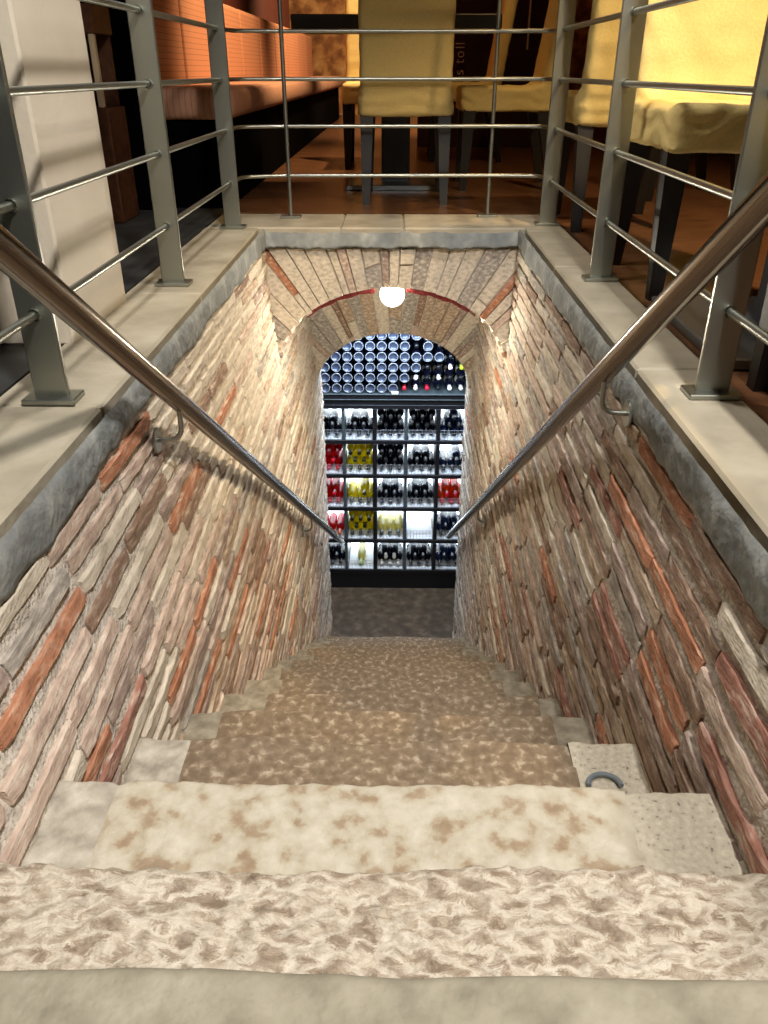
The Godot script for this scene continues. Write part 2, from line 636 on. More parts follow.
func wall_x(side: int, y: float, z: float) -> float:
	var top := -0.565 if side < 0 else 0.520
	var low := -0.488 if side < 0 else 0.468
	var deep := lerpf(0.32, 1.3, clampf((-z - 0.8) / 2.7, 0, 1))
	var x := lerpf(top, low, smoothstep(0.0, 1.0, clampf((-y - 0.06) / deep, 0, 1)))
	if z < ARCH_Z and y > SPRING1:
		var t := sqrt(maxf(0.0, 1.0 - pow((y - SPRING1) / B1, 2)))
		x = AX + side * A1 * t if side < 0 else AX + A1 * t
	return x

func surf(side: int, y: float, z: float) -> float:
	return wall_x(side, y, z) - side * (0.0055 + 0.005 * wob.get_noise_3d(z * 9.0, y * 17.0, side * 4.0))

func on_screen(p: Vector3) -> Vector3:
	var q := cam_basis.inverse() * (p - EYE)
	return Vector3(384 - 800 * q.x / q.z, 512 + 800 * q.y / q.z, -q.z)

func brick_mesh(sd: int, lng: float) -> ArrayMesh:
	var r := RandomNumberGenerator.new()
	r.seed = sd
	var n := FastNoiseLite.new()
	n.seed = sd
	n.frequency = 12.0
	var seg := 9
	var prof := [Vector2(-0.5, -0.6), Vector2(-0.5, 0.82), Vector2(-0.42, 1.0), Vector2(0.40, 0.98), Vector2(0.5, 0.84), Vector2(0.5, -0.6)]
	var h := 0.0285
	var p := 0.0145
	var ring := []
	for i in seg + 1:
		var t := float(i) / seg
		var x := (t - 0.5) * lng
		var end := 1.0
		if i == 0 or i == seg:
			end = 0.8
			x += r.randf_range(-0.006, 0.006)
		elif i == 1 or i == seg - 1:
			x = signf(x) * (lng * 0.5 - r.randf_range(0.012, 0.03))
		var bow := 0.003 * n.get_noise_2d(x * 0.5, 7.0)
		var a := []
		for k in prof.size():
			var q: Vector2 = prof[k]
			var yy := q.x * h * lerpf(0.7, 1.0, end) + bow + 0.0032 * n.get_noise_3d(x * 3.0, k * 1.2, 1.0)
			var zz := q.y * p * (end if q.y > 0.0 else 1.0) + (0.005 * n.get_noise_3d(x * 3.0, k * 0.5, 9.0) if q.y > 0.0 else 0.0)
			a.append(Vector3(x, yy, zz))
		ring.append(a)
	var st := new_st()
	for k in prof.size() - 1:
		st.set_smooth_group(10 + k)
		for i in seg:
			var mid: Vector3 = (ring[i][0] + ring[i + 1][0] + ring[i][5] + ring[i + 1][5]) * 0.25
			quad_out(st, ring[i][k], ring[i + 1][k], ring[i + 1][k + 1], ring[i][k + 1], mid)
	st.set_smooth_group(2)
	for e in [0, seg]:
		for k in range(1, prof.size() - 1):
			tri_out(st, ring[e][0], ring[e][k], ring[e][k + 1], Vector3.ZERO)
	return done(st)

func brick_kind(side: int, y: float, z: float) -> String:
	# what the photograph shows: lime-covered courses high up and far in, bare red and mauve ones low down
	var low := clampf((stair_y(z) + 1.1 - y) / 0.9, 0, 1)
	if side < 0:
		low *= clampf((-z - 1.0) / 0.8, 0.15, 1)
	var a := rng.randf()
	var w := {}
	if side < 0:
		w = {"cream": 7.0 * (1.1 - low), "pale": 3.0, "tan": 1.8, "orange": 0.25 + 0.3 * low, "brown": 0.6 + 0.8 * low, "mauve": 0.4 + 2.2 * low, "red": 0.05 + 0.5 * low, "grey": 0.8}
	else:
		var near := clampf((2.1 + z) / 0.7, 0, 1)
		w = {"cream": 3.6 * (1.1 - low * 0.7) * (1.0 - 0.6 * near), "pale": 2.0, "tan": 2.2, "orange": 0.2 + 0.9 * near, "brown": 0.8 + 1.2 * near, "mauve": 1.0 + 1.6 * low, "red": 0.15 + 0.6 * near + 0.4 * low, "grey": 2.4 * (1.0 - 0.5 * near)}
	if z < -3.3:
		w.orange *= 0.25
		w.red *= 0.35
		w.tan *= 1.5
	var sum := 0.0
	for k in w:
		sum += w[k]
	a *= sum
	for k in w:
		a -= w[k]
		if a <= 0.0:
			return k
	return "cream"

func stairwell_walls() -> void:
	var variants := []
	for i in 14:
		variants.append([0.25 + 0.11 * float(i % 7) / 6.0, brick_mesh(100 + i, 0.25 + 0.11 * float(i % 7) / 6.0)])
	for side in [-1, 1]:
		var arr := ArrayMesh.new()
		var well := func(u: float, v: float) -> Vector3:
			var z := lerpf(0.0, ARCH_Z - 0.02, u)
			var y := lerpf(-0.015, minf(stair_y(z) - 0.25, -0.3), v)
			return Vector3(surf(side, y, maxf(z, ARCH_Z + 0.001)), y, z)
		var deep := func(u: float, v: float) -> Vector3:
			var z := lerpf(ARCH_Z - 0.001, END_Z, u)
			var y := lerpf(SPRING1 - 0.001, minf(stair_y(z) - 0.3, -2.2), v)
			return Vector3(surf(side, y, z), y, z)
		arr.add_surface_from_arrays(Mesh.PRIMITIVE_TRIANGLES, grid_arrays(260, 120, well, side > 0))
		arr.add_surface_from_arrays(Mesh.PRIMITIVE_TRIANGLES, grid_arrays(110, 150, deep, side > 0))
		# the masonry behind the face, so that the wall has a thickness
		var body := new_st()
		var x0: float = 0.60 * side
		add_box(body, Vector3(x0 + side * 0.12, -1.78, -2.4), Vector3(0.24, 3.5, 5.2), 0.002)
		add_box(body, Vector3(x0 - side * 0.05, -2.45, END_Z + 0.01), Vector3(0.14, 1.9, 0.02), 0.002)
		body.generate_normals()
		body.commit(arr)
		var wall := struct("wall_left" if side < 0 else "wall_right", arr, M.mortar,
			"old brick stairwell wall of long thin cream and reddish bricks under the white column" if side < 0 else "old brick stairwell wall with bare orange bricks below the yellow chairs",
			"brick wall")
		# courses
		var found := []
		var y := -0.108
		var course := 0
		while y > -3.4:
			var z := -0.30 - rng.randf() * 0.2
			while z > END_Z + 0.06:
				var pick: Array = variants[rng.randi() % variants.size()]
				var l: float = pick[0]
				var z1 := z - l
				if z > ARCH_Z and z1 < ARCH_Z - 0.02:
					if z - ARCH_Z < 0.08:
						z = ARCH_Z - 0.004
						continue
					l = z - ARCH_Z - 0.002
					z1 = ARCH_Z + 0.002
				if z1 < END_Z + 0.01:
					l = z - END_Z - 0.012
					z1 = END_Z + 0.01
				var zc := (z + z1) * 0.5
				var yc := y + 0.007 * wob.get_noise_2d(zc * 1.2, side * 9.0 + y * 2.0) + rng.randf_range(-0.003, 0.003)
				var top := -0.088
				if zc < ARCH_Z:
					top = -0.335
				if zc < ARCH2_Z + 0.02:
					top = SPRING2 - 0.03
				var low := minf(stair_y(z), stair_y(z1)) - 0.02
				if l > 0.05 and yc < top and yc > low:
					var x := wall_x(side, yc, zc)
					var lean := atan((wall_x(side, yc + 0.02, zc) - wall_x(side, yc - 0.02, zc)) / 0.04)
					var turn := atan((wall_x(side, yc, z - l * 0.1) - wall_x(side, yc, z1 + l * 0.1)) / (l * 0.8))
					var out := Vector3(-side, 0, 0).rotated(Vector3(0, 0, 1), -lean).rotated(Vector3.UP, turn)
					var up := Vector3.UP.rotated(Vector3(0, 0, 1), -lean)
					var along := up.cross(out).normalized()
					up = out.cross(along).normalized()
					var proud := rng.randf_range(0.75, 1.2)
					var bs := Basis(along * (l / pick[0]) * (-1.0 if rng.randf() < 0.5 else 1.0), up * rng.randf_range(0.9, 1.08), out * proud)
					if bs.determinant() < 0.0:
						bs = Basis(-bs.x, bs.y, bs.z)
					var s := on_screen(Vector3(x, yc, zc))
					var size := l / (s.z * s.z) if s.z > 0.1 and s.x > -40 and s.x < 808 and s.y > 0 and s.y < 1060 else 0.0
					found.append([size, pick[1], Transform3D(bs, Vector3(x, yc, zc)), brick_kind(side, yc, zc)])
				z = z1 - rng.randf_range(0.006, 0.016)
			y -= 0.0495 + rng.randf_range(-0.002, 0.002)
			course += 1
		# bare bricks that stand out, where the photograph shows them
		var bare: Array = {
			-1: [["orange", -0.415, -1.012], ["red", -0.470, -1.06], ["tan", -0.206, -0.816], ["orange", -0.209, -0.995], ["orange", -0.58, -1.674], ["red", -0.997, -2.474], ["orange", -0.338, -2.394], ["brown", -0.239, -1.432], ["brown", -0.277, -1.266], ["pale", -0.256, -0.756], ["orange", -0.348, -1.649], ["red", -1.315, -2.672], ["orange", -1.267, -3.025]],
			1: [["orange", -0.14, -1.39], ["orange", -0.17, -1.269], ["brown", -0.19, -1.11], ["orange", -0.25, -1.108], ["brown", -0.12, -0.92], ["red", -0.22, -0.87], ["orange", -0.25, -1.636], ["red", -0.317, -1.584], ["orange", -0.749, -2.098], ["red", -1.07, -2.222], ["red", -0.896, -1.672], ["brown", -0.12, -1.2], ["red", -0.28, -0.71], ["mauve", -0.34, -0.886], ["brown", -0.20, -1.531]],
		}[side]
		for q in bare:
			var best := 0
			var bd := 9.0
			for i in found.size():
				var o: Vector3 = found[i][2].origin
				var dd := absf(o.y - q[1]) * 4.0 + absf(o.z - q[2])
				if dd < bd:
					bd = dd
					best = i
			found[best][3] = q[0]
		found.sort_custom(func(p, q): return p[0] > q[0])
		var rest := {}
		for i in found.size():
			var f: Array = found[i]
			if i < 298:
				var b := obj("brick", f[1], M["brick_" + f[3]], wall)
				b.transform = f[2]
			else:
				if not rest.has(f[3]):
					rest[f[3]] = new_st()
				rest[f[3]].append_from(f[1], 0, f[2])
		var restm := ArrayMesh.new()
		var mats := []
		for k in rest:
			rest[k].commit(restm)
			mats.append(M["brick_" + k])
		var ro := MeshInstance3D.new()
		ro.name = "distant_bricks"
		ro.mesh = restm
		for i in mats.size():
			restm.surface_set_material(i, mats[i])
		ro.set_meta("kind", "stuff")
		wall.add_child(ro)
		# grey cement band under the kerb, with a ragged lower edge
		var band := func(u: float, v: float) -> Vector3:
			var z := lerpf(0.05, ARCH_Z, u)
			var lowest := -0.088 - 0.02 * wob.get_noise_2d(z * 3.0, 40.0 + side) - 0.022 * maxf(0.0, wob.get_noise_2d(z * 14.0, 60.0 + side)) - (0.012 * smoothstep(-1.45, -0.6, z))
			var yy := lerpf(-0.005, lowest, v)
			var off := 0.007 * (1.0 - pow(absf(v * 2.0 - 1.0), 4.0)) + 0.003 * wob.get_noise_2d(z * 10.0, yy * 20.0)
			if v > 0.99:
				off = -0.012
			return Vector3(wall_x(side, yy, maxf(z, ARCH_Z + 0.001)) - side * off - side * 0.009, yy, z)
		var bo := obj("cement_band", grid_mesh(170, 8, band, side > 0), M.cement, wall)
		bo.set_meta("label", "grey cement band along the top of the bricks")

# ---------------------------------------------------------------- arches over the stairs
func arc(cx: float, a: float, b: float, spring: float, n := 28) -> PackedVector2Array:
	var p := PackedVector2Array()
	for i in n + 1:
		var t := PI * i / n
		p.append(Vector2(cx - a * cos(t), spring + b * sin(t)))
	return p

func arch_wall(called: String, label: String, z0: float, z1: float, x0: float, x1: float, top: float, face_top: float, a: float, b: float, spring: float, fan_y: float, count: int, pal: Array, sd: int) -> MeshInstance3D:
	var r := RandomNumberGenerator.new()
	r.seed = sd
	var cv := arc(AX, a, b, spring)
	var poly := PackedVector2Array([Vector2(x0, top), Vector2(x1, top), Vector2(x1, spring - 0.02)])
	for i in range(cv.size() - 1, -1, -1):
		poly.append(cv[i])
	poly.append(Vector2(x0, spring - 0.02))
	var wall := struct(called, extrude(poly, z0, z1), M.mortar, label, "brick arch")
	# voussoirs: wedges of the ring, cut to the face of the wall
	var face := PackedVector2Array([Vector2(x0 + 0.005, face_top), Vector2(x1 - 0.005, face_top), Vector2(x1 - 0.005, spring)])
	for i in range(cv.size() - 1, -1, -1):
		face.append(cv[i])
	face.append(Vector2(x0 + 0.005, spring))
	var c := Vector2(AX, fan_y)
	var lim := 0.5 * PI - atan2(spring - fan_y, a) + 0.10
	var wide := []
	var sum := 0.0
	for i in count:
		wide.append(r.randf_range(0.55, 1.45))
		sum += wide[i]
	var edges := [-lim]
	for i in count:
		edges.append(edges[i] + 2.0 * lim * wide[i] / sum)
	for i in count:
		var t0: float = edges[i] + 0.0035
		var t1: float = edges[i + 1] - 0.0035
		var wedge := PackedVector2Array([c, c + Vector2(sin(t0), cos(t0)) * 2.5, c + Vector2(sin(t1), cos(t1)) * 2.5])
		for piece in Geometry2D.intersect_polygons(face, wedge):
			if Geometry2D.is_polygon_clockwise(piece):
				continue
			var parts := [piece]
			if r.randf() < 0.45:   # many of the bricks are broken across
				var cut := c + Vector2(sin((t0 + t1) * 0.5), cos((t0 + t1) * 0.5)) * (absf(spring - fan_y) + b + r.randf_range(-0.02, 0.12))
				var dirv := Vector2(sin((t0 + t1) * 0.5), cos((t0 + t1) * 0.5)).rotated(r.randf_range(-0.3, 0.3))
				var nrm := Vector2(-dirv.y, dirv.x)
				var far := PackedVector2Array([cut + dirv * 0.003 - nrm * 2, cut + dirv * 0.003 + nrm * 2, cut + dirv * 3 + nrm * 2, cut + dirv * 3 - nrm * 2])
				var near := PackedVector2Array([cut - dirv * 0.003 - nrm * 2, cut - dirv * 0.003 + nrm * 2, cut - dirv * 3 + nrm * 2, cut - dirv * 3 - nrm * 2])
				parts = []
				parts.append_array(Geometry2D.intersect_polygons(piece, far))
				parts.append_array(Geometry2D.intersect_polygons(piece, near))
			for pp in parts:
				var pl: PackedVector2Array = pp
				var area := 0.0
				for k in pl.size():
					area += pl[k].cross(pl[(k + 1) % pl.size()])
				if absf(area) < 0.0006 or pl.size() < 3:
					continue
				var kind: String = pal[r.randi() % 4] if wide[i] > 0.85 else pal[4 + r.randi() % (pal.size() - 4)]
				obj("voussoir", extrude(pl, z1 - 0.02, z1 + r.randf_range(0.006, 0.018), 0.004), M["brick_" + kind], wall)
	return wall

func arches() -> void:
	var w1 := arch_wall("wall_front_arch", "brick arch over the stairs with fanned pale bricks and a lamp at its crown", -3.78, ARCH_Z, -0.60, 0.56, -0.01, -0.085, A1, B1, SPRING1, -0.86, 33,
		["cream", "cream", "grey", "cream", "tan", "pale", "mauve", "cream", "orange"], 5)
	# grey lintel under the back kerb
	var lint := func(u: float, v: float) -> Vector3:
		var x := lerpf(-0.575, 0.53, u)
		var low := -0.085 - 0.014 * wob.get_noise_2d(x * 5.0, 90.0) - 0.012 * maxf(0.0, wob.get_noise_2d(x * 30.0, 95.0))
		var yy := lerpf(-0.003, low, v)
		var off := 0.034 * minf(v * 1.15, 1.0) * (1.0 - smoothstep(0.88, 1.0, v)) + 0.003 * wob.get_noise_2d(x * 12.0, yy * 20.0)
		return Vector3(x, yy, ARCH_Z + off + 0.004 if v < 0.99 else ARCH_Z - 0.01)
	obj("cement_lintel", grid_mesh(90, 10, lint), M.cement, w1).set_meta("label", "grey cement lintel with a ragged lower edge")
	# red painted strip along the lower edge of the arch
	var pts := []
	for i in 25:
		var t := lerpf(0.75, PI - 0.78, i / 24.0)
		pts.append(Vector3(AX - (A1 + 0.0) * cos(t), SPRING1 + (B1 - 0.004) * sin(t), ARCH_Z - 0.008))
	var st := new_st()
	st.set_smooth_group(-1)
	for i in pts.size() - 1:
		var p: Vector3 = pts[i]
		var q: Vector3 = pts[i + 1]
		if minf(absf(p.x - AX), absf(q.x - AX)) < 0.05:
			continue
		var dp := Vector3(0, -0.019 - 0.004 * sin(i * 2.1), 0)
		var dq := Vector3(0, -0.019 - 0.004 * sin((i + 1) * 2.1), 0)
		var back := Vector3(0, 0, -0.03)
		var mid := (p + q + dp) * 0.5 + back * 0.5
		quad_out(st, p, q, q + dq, p + dp, mid)
		quad_out(st, p + back, q + back, q + dq + back, p + dp + back, mid)
		quad_out(st, p + dp, q + dq, q + dq + back, p + dp + back, mid)
		quad_out(st, p, q, q + back, p + back, mid)
	obj("painted_strip", done(st), M.red_paint, w1).set_meta("label", "dark red painted strip under the arch edge")
	# vault between the two arches
	var vault := new_st()
	vault.set_smooth_group(1)
	var n := 32
	for i in n:
		for e in [[0.0, -1.0], [0.14, 1.0]]:
			var t0 := PI * i / n
			var t1 := PI * (i + 1) / n
			var f := func(t: float, z: float) -> Vector3:
				return Vector3(AX - (A1 + e[0]) * cos(t), SPRING1 + (B1 + e[0]) * sin(t), z)
			var a: Vector3 = f.call(t0, -3.77)
			var b: Vector3 = f.call(t1, -3.77)
			var c: Vector3 = f.call(t1, ARCH2_Z + 0.0)
			var d: Vector3 = f.call(t0, ARCH2_Z + 0.0)
			var ctr := Vector3(AX, SPRING1, -4.2)
			quad_out(vault, a, b, c, d, ctr if e[1] > 0.0 else ctr * 1.0 + (a + b + c + d - ctr * 4.0))
	struct("ceiling_vault", done(vault), M.mortar, "plastered vault between the two brick arches over the stairs", "vault")
	arch_wall("wall_inner_arch", "inner brick arch lower down framing the wine rack", END_Z, ARCH2_Z, -0.62, 0.60, -0.20, -0.22, A2, B2, SPRING2, -1.36, 30,
		["cream", "grey", "tan", "cream", "tan", "mauve", "pale", "grey", "brown"], 9)
	# bulb, globe oversized to stand for the bloom around it
	var lamp := thing("bulb_lamp", Vector3(AX, -0.244, -3.535), "glowing round bulb at the crown of the brick arch", "lamp")
	var st2 := new_st()
	add_lathe(st2, [Vector2(0.0, -0.055), Vector2(0.022, -0.050), Vector2(0.041, -0.036), Vector2(0.052, -0.015), Vector2(0.055, 0.002), Vector2(0.050, 0.022), Vector2(0.037, 0.039), Vector2(0.021, 0.049), Vector2(0.0, 0.053)], 20)
	var bulb := obj("bulb", done(st2), M.bulb, lamp)
	bulb.position = Vector3(0, -0.043, 0)
	var st3 := new_st()
	add_lathe(st3, [Vector2(0.0, 0.0), Vector2(0.020, 0.0), Vector2(0.022, 0.006), Vector2(0.022, 0.026), Vector2(0.0, 0.026)], 16)
	var sock := obj("socket", done(st3), M.steel, lamp)
	sock.rotation.x = -PI / 2
	sock.position = Vector3(0, -0.008, 0)

# ---------------------------------------------------------------- stairs
func step_mesh(k: int, x0: float, x1: float, nx: int, relief: float, sd: int, lift := 0.0) -> ArrayMesh:
	var a := nose(k)
	var back := nose(k - 1).x - 0.02 if k > 0 else -1.4
	var r := 0.014
	var drop := 0.30
	var n := FastNoiseLite.new()
	n.seed = sd
	n.frequency = 1.0
	n.fractal_octaves = 4
	var prof := []
	var nt := 46 if k < 3 else 22
	for i in nt + 1:
		prof.append([Vector2(lerpf(back, a.x - r, float(i) / nt), a.y), Vector2(0, 1)])
	for i in range(1, 7):
		var t := 0.5 * PI * i / 6.0
		prof.append([Vector2(a.x - r + r * sin(t), a.y - r + r * cos(t)), Vector2(sin(t), cos(t))])
	for i in range(1, 6):
		prof.append([Vector2(a.x - 0.012 * i / 5.0, a.y - r - drop * i / 5.0), Vector2(1, 0)])
	var nv := prof.size() - 1
	var fn := func(u: float, v: float) -> Vector3:
		var p: Array = prof[roundi(v * nv)]
		var q: Vector2 = p[0]
		var nn: Vector2 = p[1]
		var x := lerpf(x0, x1, u)
		var e := minf(u, 1.0 - u)
		var h := relief * (n.get_noise_3d(x * 26.0 + q.x * 9.0, q.x * 30.0, q.y * 20.0)) + 0.004 * n.get_noise_2d(x * 4.0, q.x * 6.0 + k)
		h += (0.008 if k < 3 else 0.016) * n.get_noise_2d(x * 2.6, 50.0 + k) * clampf((q.x - a.x + 0.08) / 0.08, 0, 1)
		h -= 0.004 * (1.0 - smoothstep(0.0, 0.015, e * (x1 - x0)))
		h += lift
		return Vector3(x, q.y + nn.y * h, -(q.x + nn.x * h * 0.8))
	return grid_mesh(nx, nv, fn, true)

func stairs() -> void:
	var root := Node3D.new()
	root.name = numbered("staircase")
	add_child(root)
	root.set_meta("kind", "structure")
	tag(root, "worn stone stairs going down between the brick walls", "stairs")
	for k in range(0, 17):
		var m: Material = M.step_brown
		var xa := -0.60
		var xb := 0.58
		var rel := 0.003
		var nx := 60
		match k:
			0: m = M.step_landing; xa = -0.60; xb = 0.56; rel = 0.0015; nx = 60
			1: m = M.step_hammered; xa = -0.60; xb = 0.56; rel = 0.008; nx = 170
			2: m = M.step_worn; xa = -0.40; xb = 0.335; rel = 0.004; nx = 120
			3: m = M.step_brown; xa = -0.385; xb = 0.335; rel = 0.003; nx = 100
			4: m = M.step_brown; xa = -0.40; xb = 0.37; rel = 0.003; nx = 90
			5: xa = -0.35; xb = 0.40
			_: xa = -0.40 + 0.04 * sin(k * 2.3); xb = 0.38 + 0.04 * sin(k * 1.7)
		obj("step", step_mesh(k, xa, xb, nx, rel, 200 + k), m, root)
		if k >= 2:
			var e := 26 if k < 5 else 14
			obj("mortar_end", step_mesh(k, -0.60, xa + 0.004, e, 0.004, 300 + k, -0.004), M.pale_mortar if k < 4 else M.grey_mortar, root)
			obj("mortar_end", step_mesh(k, xb - 0.004, 0.58, e, 0.004, 400 + k, -0.004), M.pebbly if k < 4 else M.grey_mortar, root)

	var arcp := []
	for i in 13:
		var t := PI * i / 12.0
		arcp.append(Vector3(0.376 + 0.029 * cos(t), 0.0, -0.026 * sin(t)))
	var stub := thing("pipe_loop", Vector3(0, nose(3).y + 0.004, -1.012), "short grey curved pipe set in the mortar beside the brown step", "pipe")
	obj("loop", tube_mesh(arcp, 0.005, 8), M.grey_pipe, stub)

# ---------------------------------------------------------------- room shell, kerbs
func structure() -> void:
	# kerb stones round the well
	var kerb_l := Node3D.new()
	kerb_l.name = numbered("trim_1")
	add_child(kerb_l)
	kerb_l.set_meta("kind", "structure")
	tag(kerb_l, "pale stone kerb round the stairwell under the steel railing", "kerb")
	var zs := [1.2, -0.55, -1.462, -2.36, -3.40]
	for i in zs.size() - 1:
		obj("kerb_stone", span_box(Vector3(-0.80, -0.05, zs[i] - 0.0015), Vector3(-0.575, 0.0, zs[i + 1] + 0.0015), 0.006), M.kerb, kerb_l)
	var zr := [1.2, -0.70, -1.70, -2.75, -3.42]
	for i in zr.size() - 1:
		obj("kerb_stone", span_box(Vector3(0.530, -0.05, zr[i] - 0.0015), Vector3(0.695, 0.0, zr[i + 1] + 0.0015), 0.006), M.kerb, kerb_l)
	var xs := [-0.80, -0.235, 0.028, 0.695]
	for i in xs.size() - 1:
		obj("kerb_stone", span_box(Vector3(xs[i] + 0.0012, -0.05, -3.85), Vector3(xs[i + 1] - 0.0012, 0.0, -3.488), 0.006), M.kerb, kerb_l)
	obj("kerb_stone", span_box(Vector3(-0.80, -0.05, -3.487), Vector3(-0.577, 0.0, -3.402), 0.004), M.kerb, kerb_l)
	obj("kerb_stone", span_box(Vector3(0.532, -0.05, -3.487), Vector3(0.695, 0.0, -3.422), 0.004), M.kerb, kerb_l)
	# floors of the dining room, cut round the well
	struct("floor", span_box(Vector3(0.697, -0.16, 2.5), Vector3(3.6, -0.006, -13.2), 0.0), M.wood_floor, "glossy brown floor under the yellow chairs", "floor")
	struct("floor_back", span_box(Vector3(-0.81, -0.16, -3.852), Vector3(0.696, -0.006, -13.2), 0.0), M.wood_floor, "dark brown floor beyond the stairwell under the dining table", "floor")
	struct("floor_left", span_box(Vector3(-3.0, -0.16, 2.5), Vector3(-0.81, -0.006, -13.2), 0.0), M.grey_floor, "dark grey floor round the white column", "floor")
	struct("floor_front", span_box(Vector3(-0.809, -0.16, 2.5), Vector3(0.696, -0.006, 1.21), 0.0), M.grey_floor, "grey floor behind the top of the stairs", "floor")
	struct("ceiling", span_box(Vector3(-3.1, 2.55, 2.6), Vector3(3.7, 2.7, -13.3), 0.0), M.ceiling, "plain ceiling of the dining room", "ceiling")
	struct("wall_room_left", span_box(Vector3(-3.15, -0.16, 2.6), Vector3(-3.0, 2.6, -13.3), 0.0), M.dark_wall, "wall beyond the white column with its darkness put into the colour", "wall")
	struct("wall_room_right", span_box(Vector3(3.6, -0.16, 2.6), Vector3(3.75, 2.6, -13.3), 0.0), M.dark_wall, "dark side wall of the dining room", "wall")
	struct("wall_room_front", span_box(Vector3(-3.1, -0.16, 2.5), Vector3(3.7, 2.6, 2.65), 0.0), M.ceiling, "wall behind the top of the stairs", "wall")
	struct("wall_room_back", span_box(Vector3(-3.1, -0.16, -13.2), Vector3(3.7, 2.6, -13.35), 0.0), M.gold_stone, "amber marbled stone wall at the end of the dining room", "wall")
	struct("wall_banquette", span_box(Vector3(-1.55, -0.006, -4.02), Vector3(-1.30, 2.55, -11.2), 0.004), M.red_wall, "dark red brown wall above the orange banquette", "wall")
	# white column
	struct("column", span_box(Vector3(-1.30, -0.006, -2.285), Vector3(-0.771, 2.55, -1.868), 0.006), M.column, "white plastered square column beside the stair railing", "column")

# ---------------------------------------------------------------- railing
func railing() -> void:
	var t := thing("stair_railing", Vector3(0, 0, 0), "steel railing with flat posts and round rods round three sides of the stairwell", "railing")
	var lv := [0.172, 0.366, 0.542, 0.712, 0.885]
	for s in [[-0.68, [-0.49, -1.492, -2.468, -3.472]], [0.636, [-0.53, -1.54, -2.552, -3.566]]]:
		for z in s[1]:
			var post := obj("post", span_box(Vector3(s[0] - 0.034, 0.008, z - 0.006), Vector3(s[0] + 0.034, 1.06, z + 0.006), 0.0025), M.steel, t)
			obj("base_plate", span_box(Vector3(s[0] - 0.052, 0.0, z - 0.032), Vector3(s[0] + 0.052, 0.011, z + 0.032), 0.002), M.steel, post)
			for h in lv:
				var st := new_st()
				add_lathe(st, [Vector2(0.012, -0.012), Vector2(0.012, 0.012)], 10)
				var w := obj("weld", done(st), M.steel, post)
				w.position = Vector3(s[0], h, z)
		for h in lv:
			obj("rod", tube_mesh([Vector3(s[0], h, 0.35), Vector3(s[0], h, s[1][3])], 0.0082, 10), M.steel, t)
		obj("top_rail", tube_mesh([Vector3(s[0], 1.078, 0.35), Vector3(s[0], 1.078, s[1][3])], 0.021, 12), M.polished, t)
	for h in lv:
		var p := bend([Vector3(-0.68, h, -3.475), Vector3(-0.665, h, -3.70), Vector3(-0.50, h, -3.755), Vector3(0.45, h, -3.775), Vector3(0.622, h, -3.755), Vector3(0.636, h, -3.57)], 0.05)
		obj("rod", tube_mesh(p, 0.0078, 10), M.steel, t)
	obj("top_rail", tube_mesh([Vector3(-0.68, 1.078, -3.472), Vector3(-0.66, 1.078, -3.755), Vector3(0.63, 1.078, -3.775), Vector3(0.636, 1.078, -3.566)], 0.021, 12), M.polished, t)
	for q in [Vector3(-0.471, 0, -3.742), Vector3(0.405, 0, -3.788)]:
		var up := obj("upright", tube_mesh([q, q + Vector3(0, 1.07, 0)], 0.0085, 10), M.steel, t)
		obj("base_plate", span_box(q + Vector3(-0.045, 0, -0.028), q + Vector3(0.045, 0.010, 0.028), 0.002), M.steel, up)

func handrails() -> void:
	for s in [
		[-1, Vector3(-0.50, 0.379, -1.036), Vector3(-0.384, -2.387, -4.93), [-1.66, -3.55], "polished steel handrail on the brick wall below the white column"],
		[1, Vector3(0.45, 0.437, -1.04), Vector3(0.392, -2.34, -4.93), [-1.62, -3.48], "polished steel handrail on the brick wall below the yellow chairs"]]:
		var a: Vector3 = s[1]
		var b: Vector3 = s[2]
		var start := a + (a - b) * 0.24
		var t := thing("handrail", Vector3(0, 0, 0), s[4], "handrail")
		obj("tube", tube_mesh([start, b], 0.0225, 24), M.polished, t)
		for z in s[3]:
			var f: float = (a.z - z) / (a.z - b.z)
			var p := a.lerp(b, f) - Vector3(0, 0.018, 0)
			var wy := p.y - 0.078
			var wx: float = wall_x(s[0], wy, z) - s[0] * 0.021
			var br := obj("bracket", tube_mesh(bend([p, p - Vector3(0, 0.074, 0), Vector3(wx, wy, z)], 0.030, 6), 0.0058, 10), M.steel, t)
			var st := new_st()
			add_lathe(st, [Vector2(0.0, 0.0), Vector2(0.029, 0.0), Vector2(0.030, 0.003), Vector2(0.028, 0.006), Vector2(0.0, 0.006)], 20, false)
			var fl := obj("wall_flange", done(st), M.steel, br)
			fl.position = Vector3(wx + s[0] * 0.004, wy, z)
			fl.rotation.y = -s[0] * PI / 2

# ---------------------------------------------------------------- dining room furniture
func rbox(p: Vector3, c: Vector3, h: Vector3, r: float) -> float:
	var q := (p - c).abs() - h + Vector3.ONE * r
	return q.max(Vector3.ZERO).length() + minf(maxf(q.x, maxf(q.y, q.z)), 0.0) - r

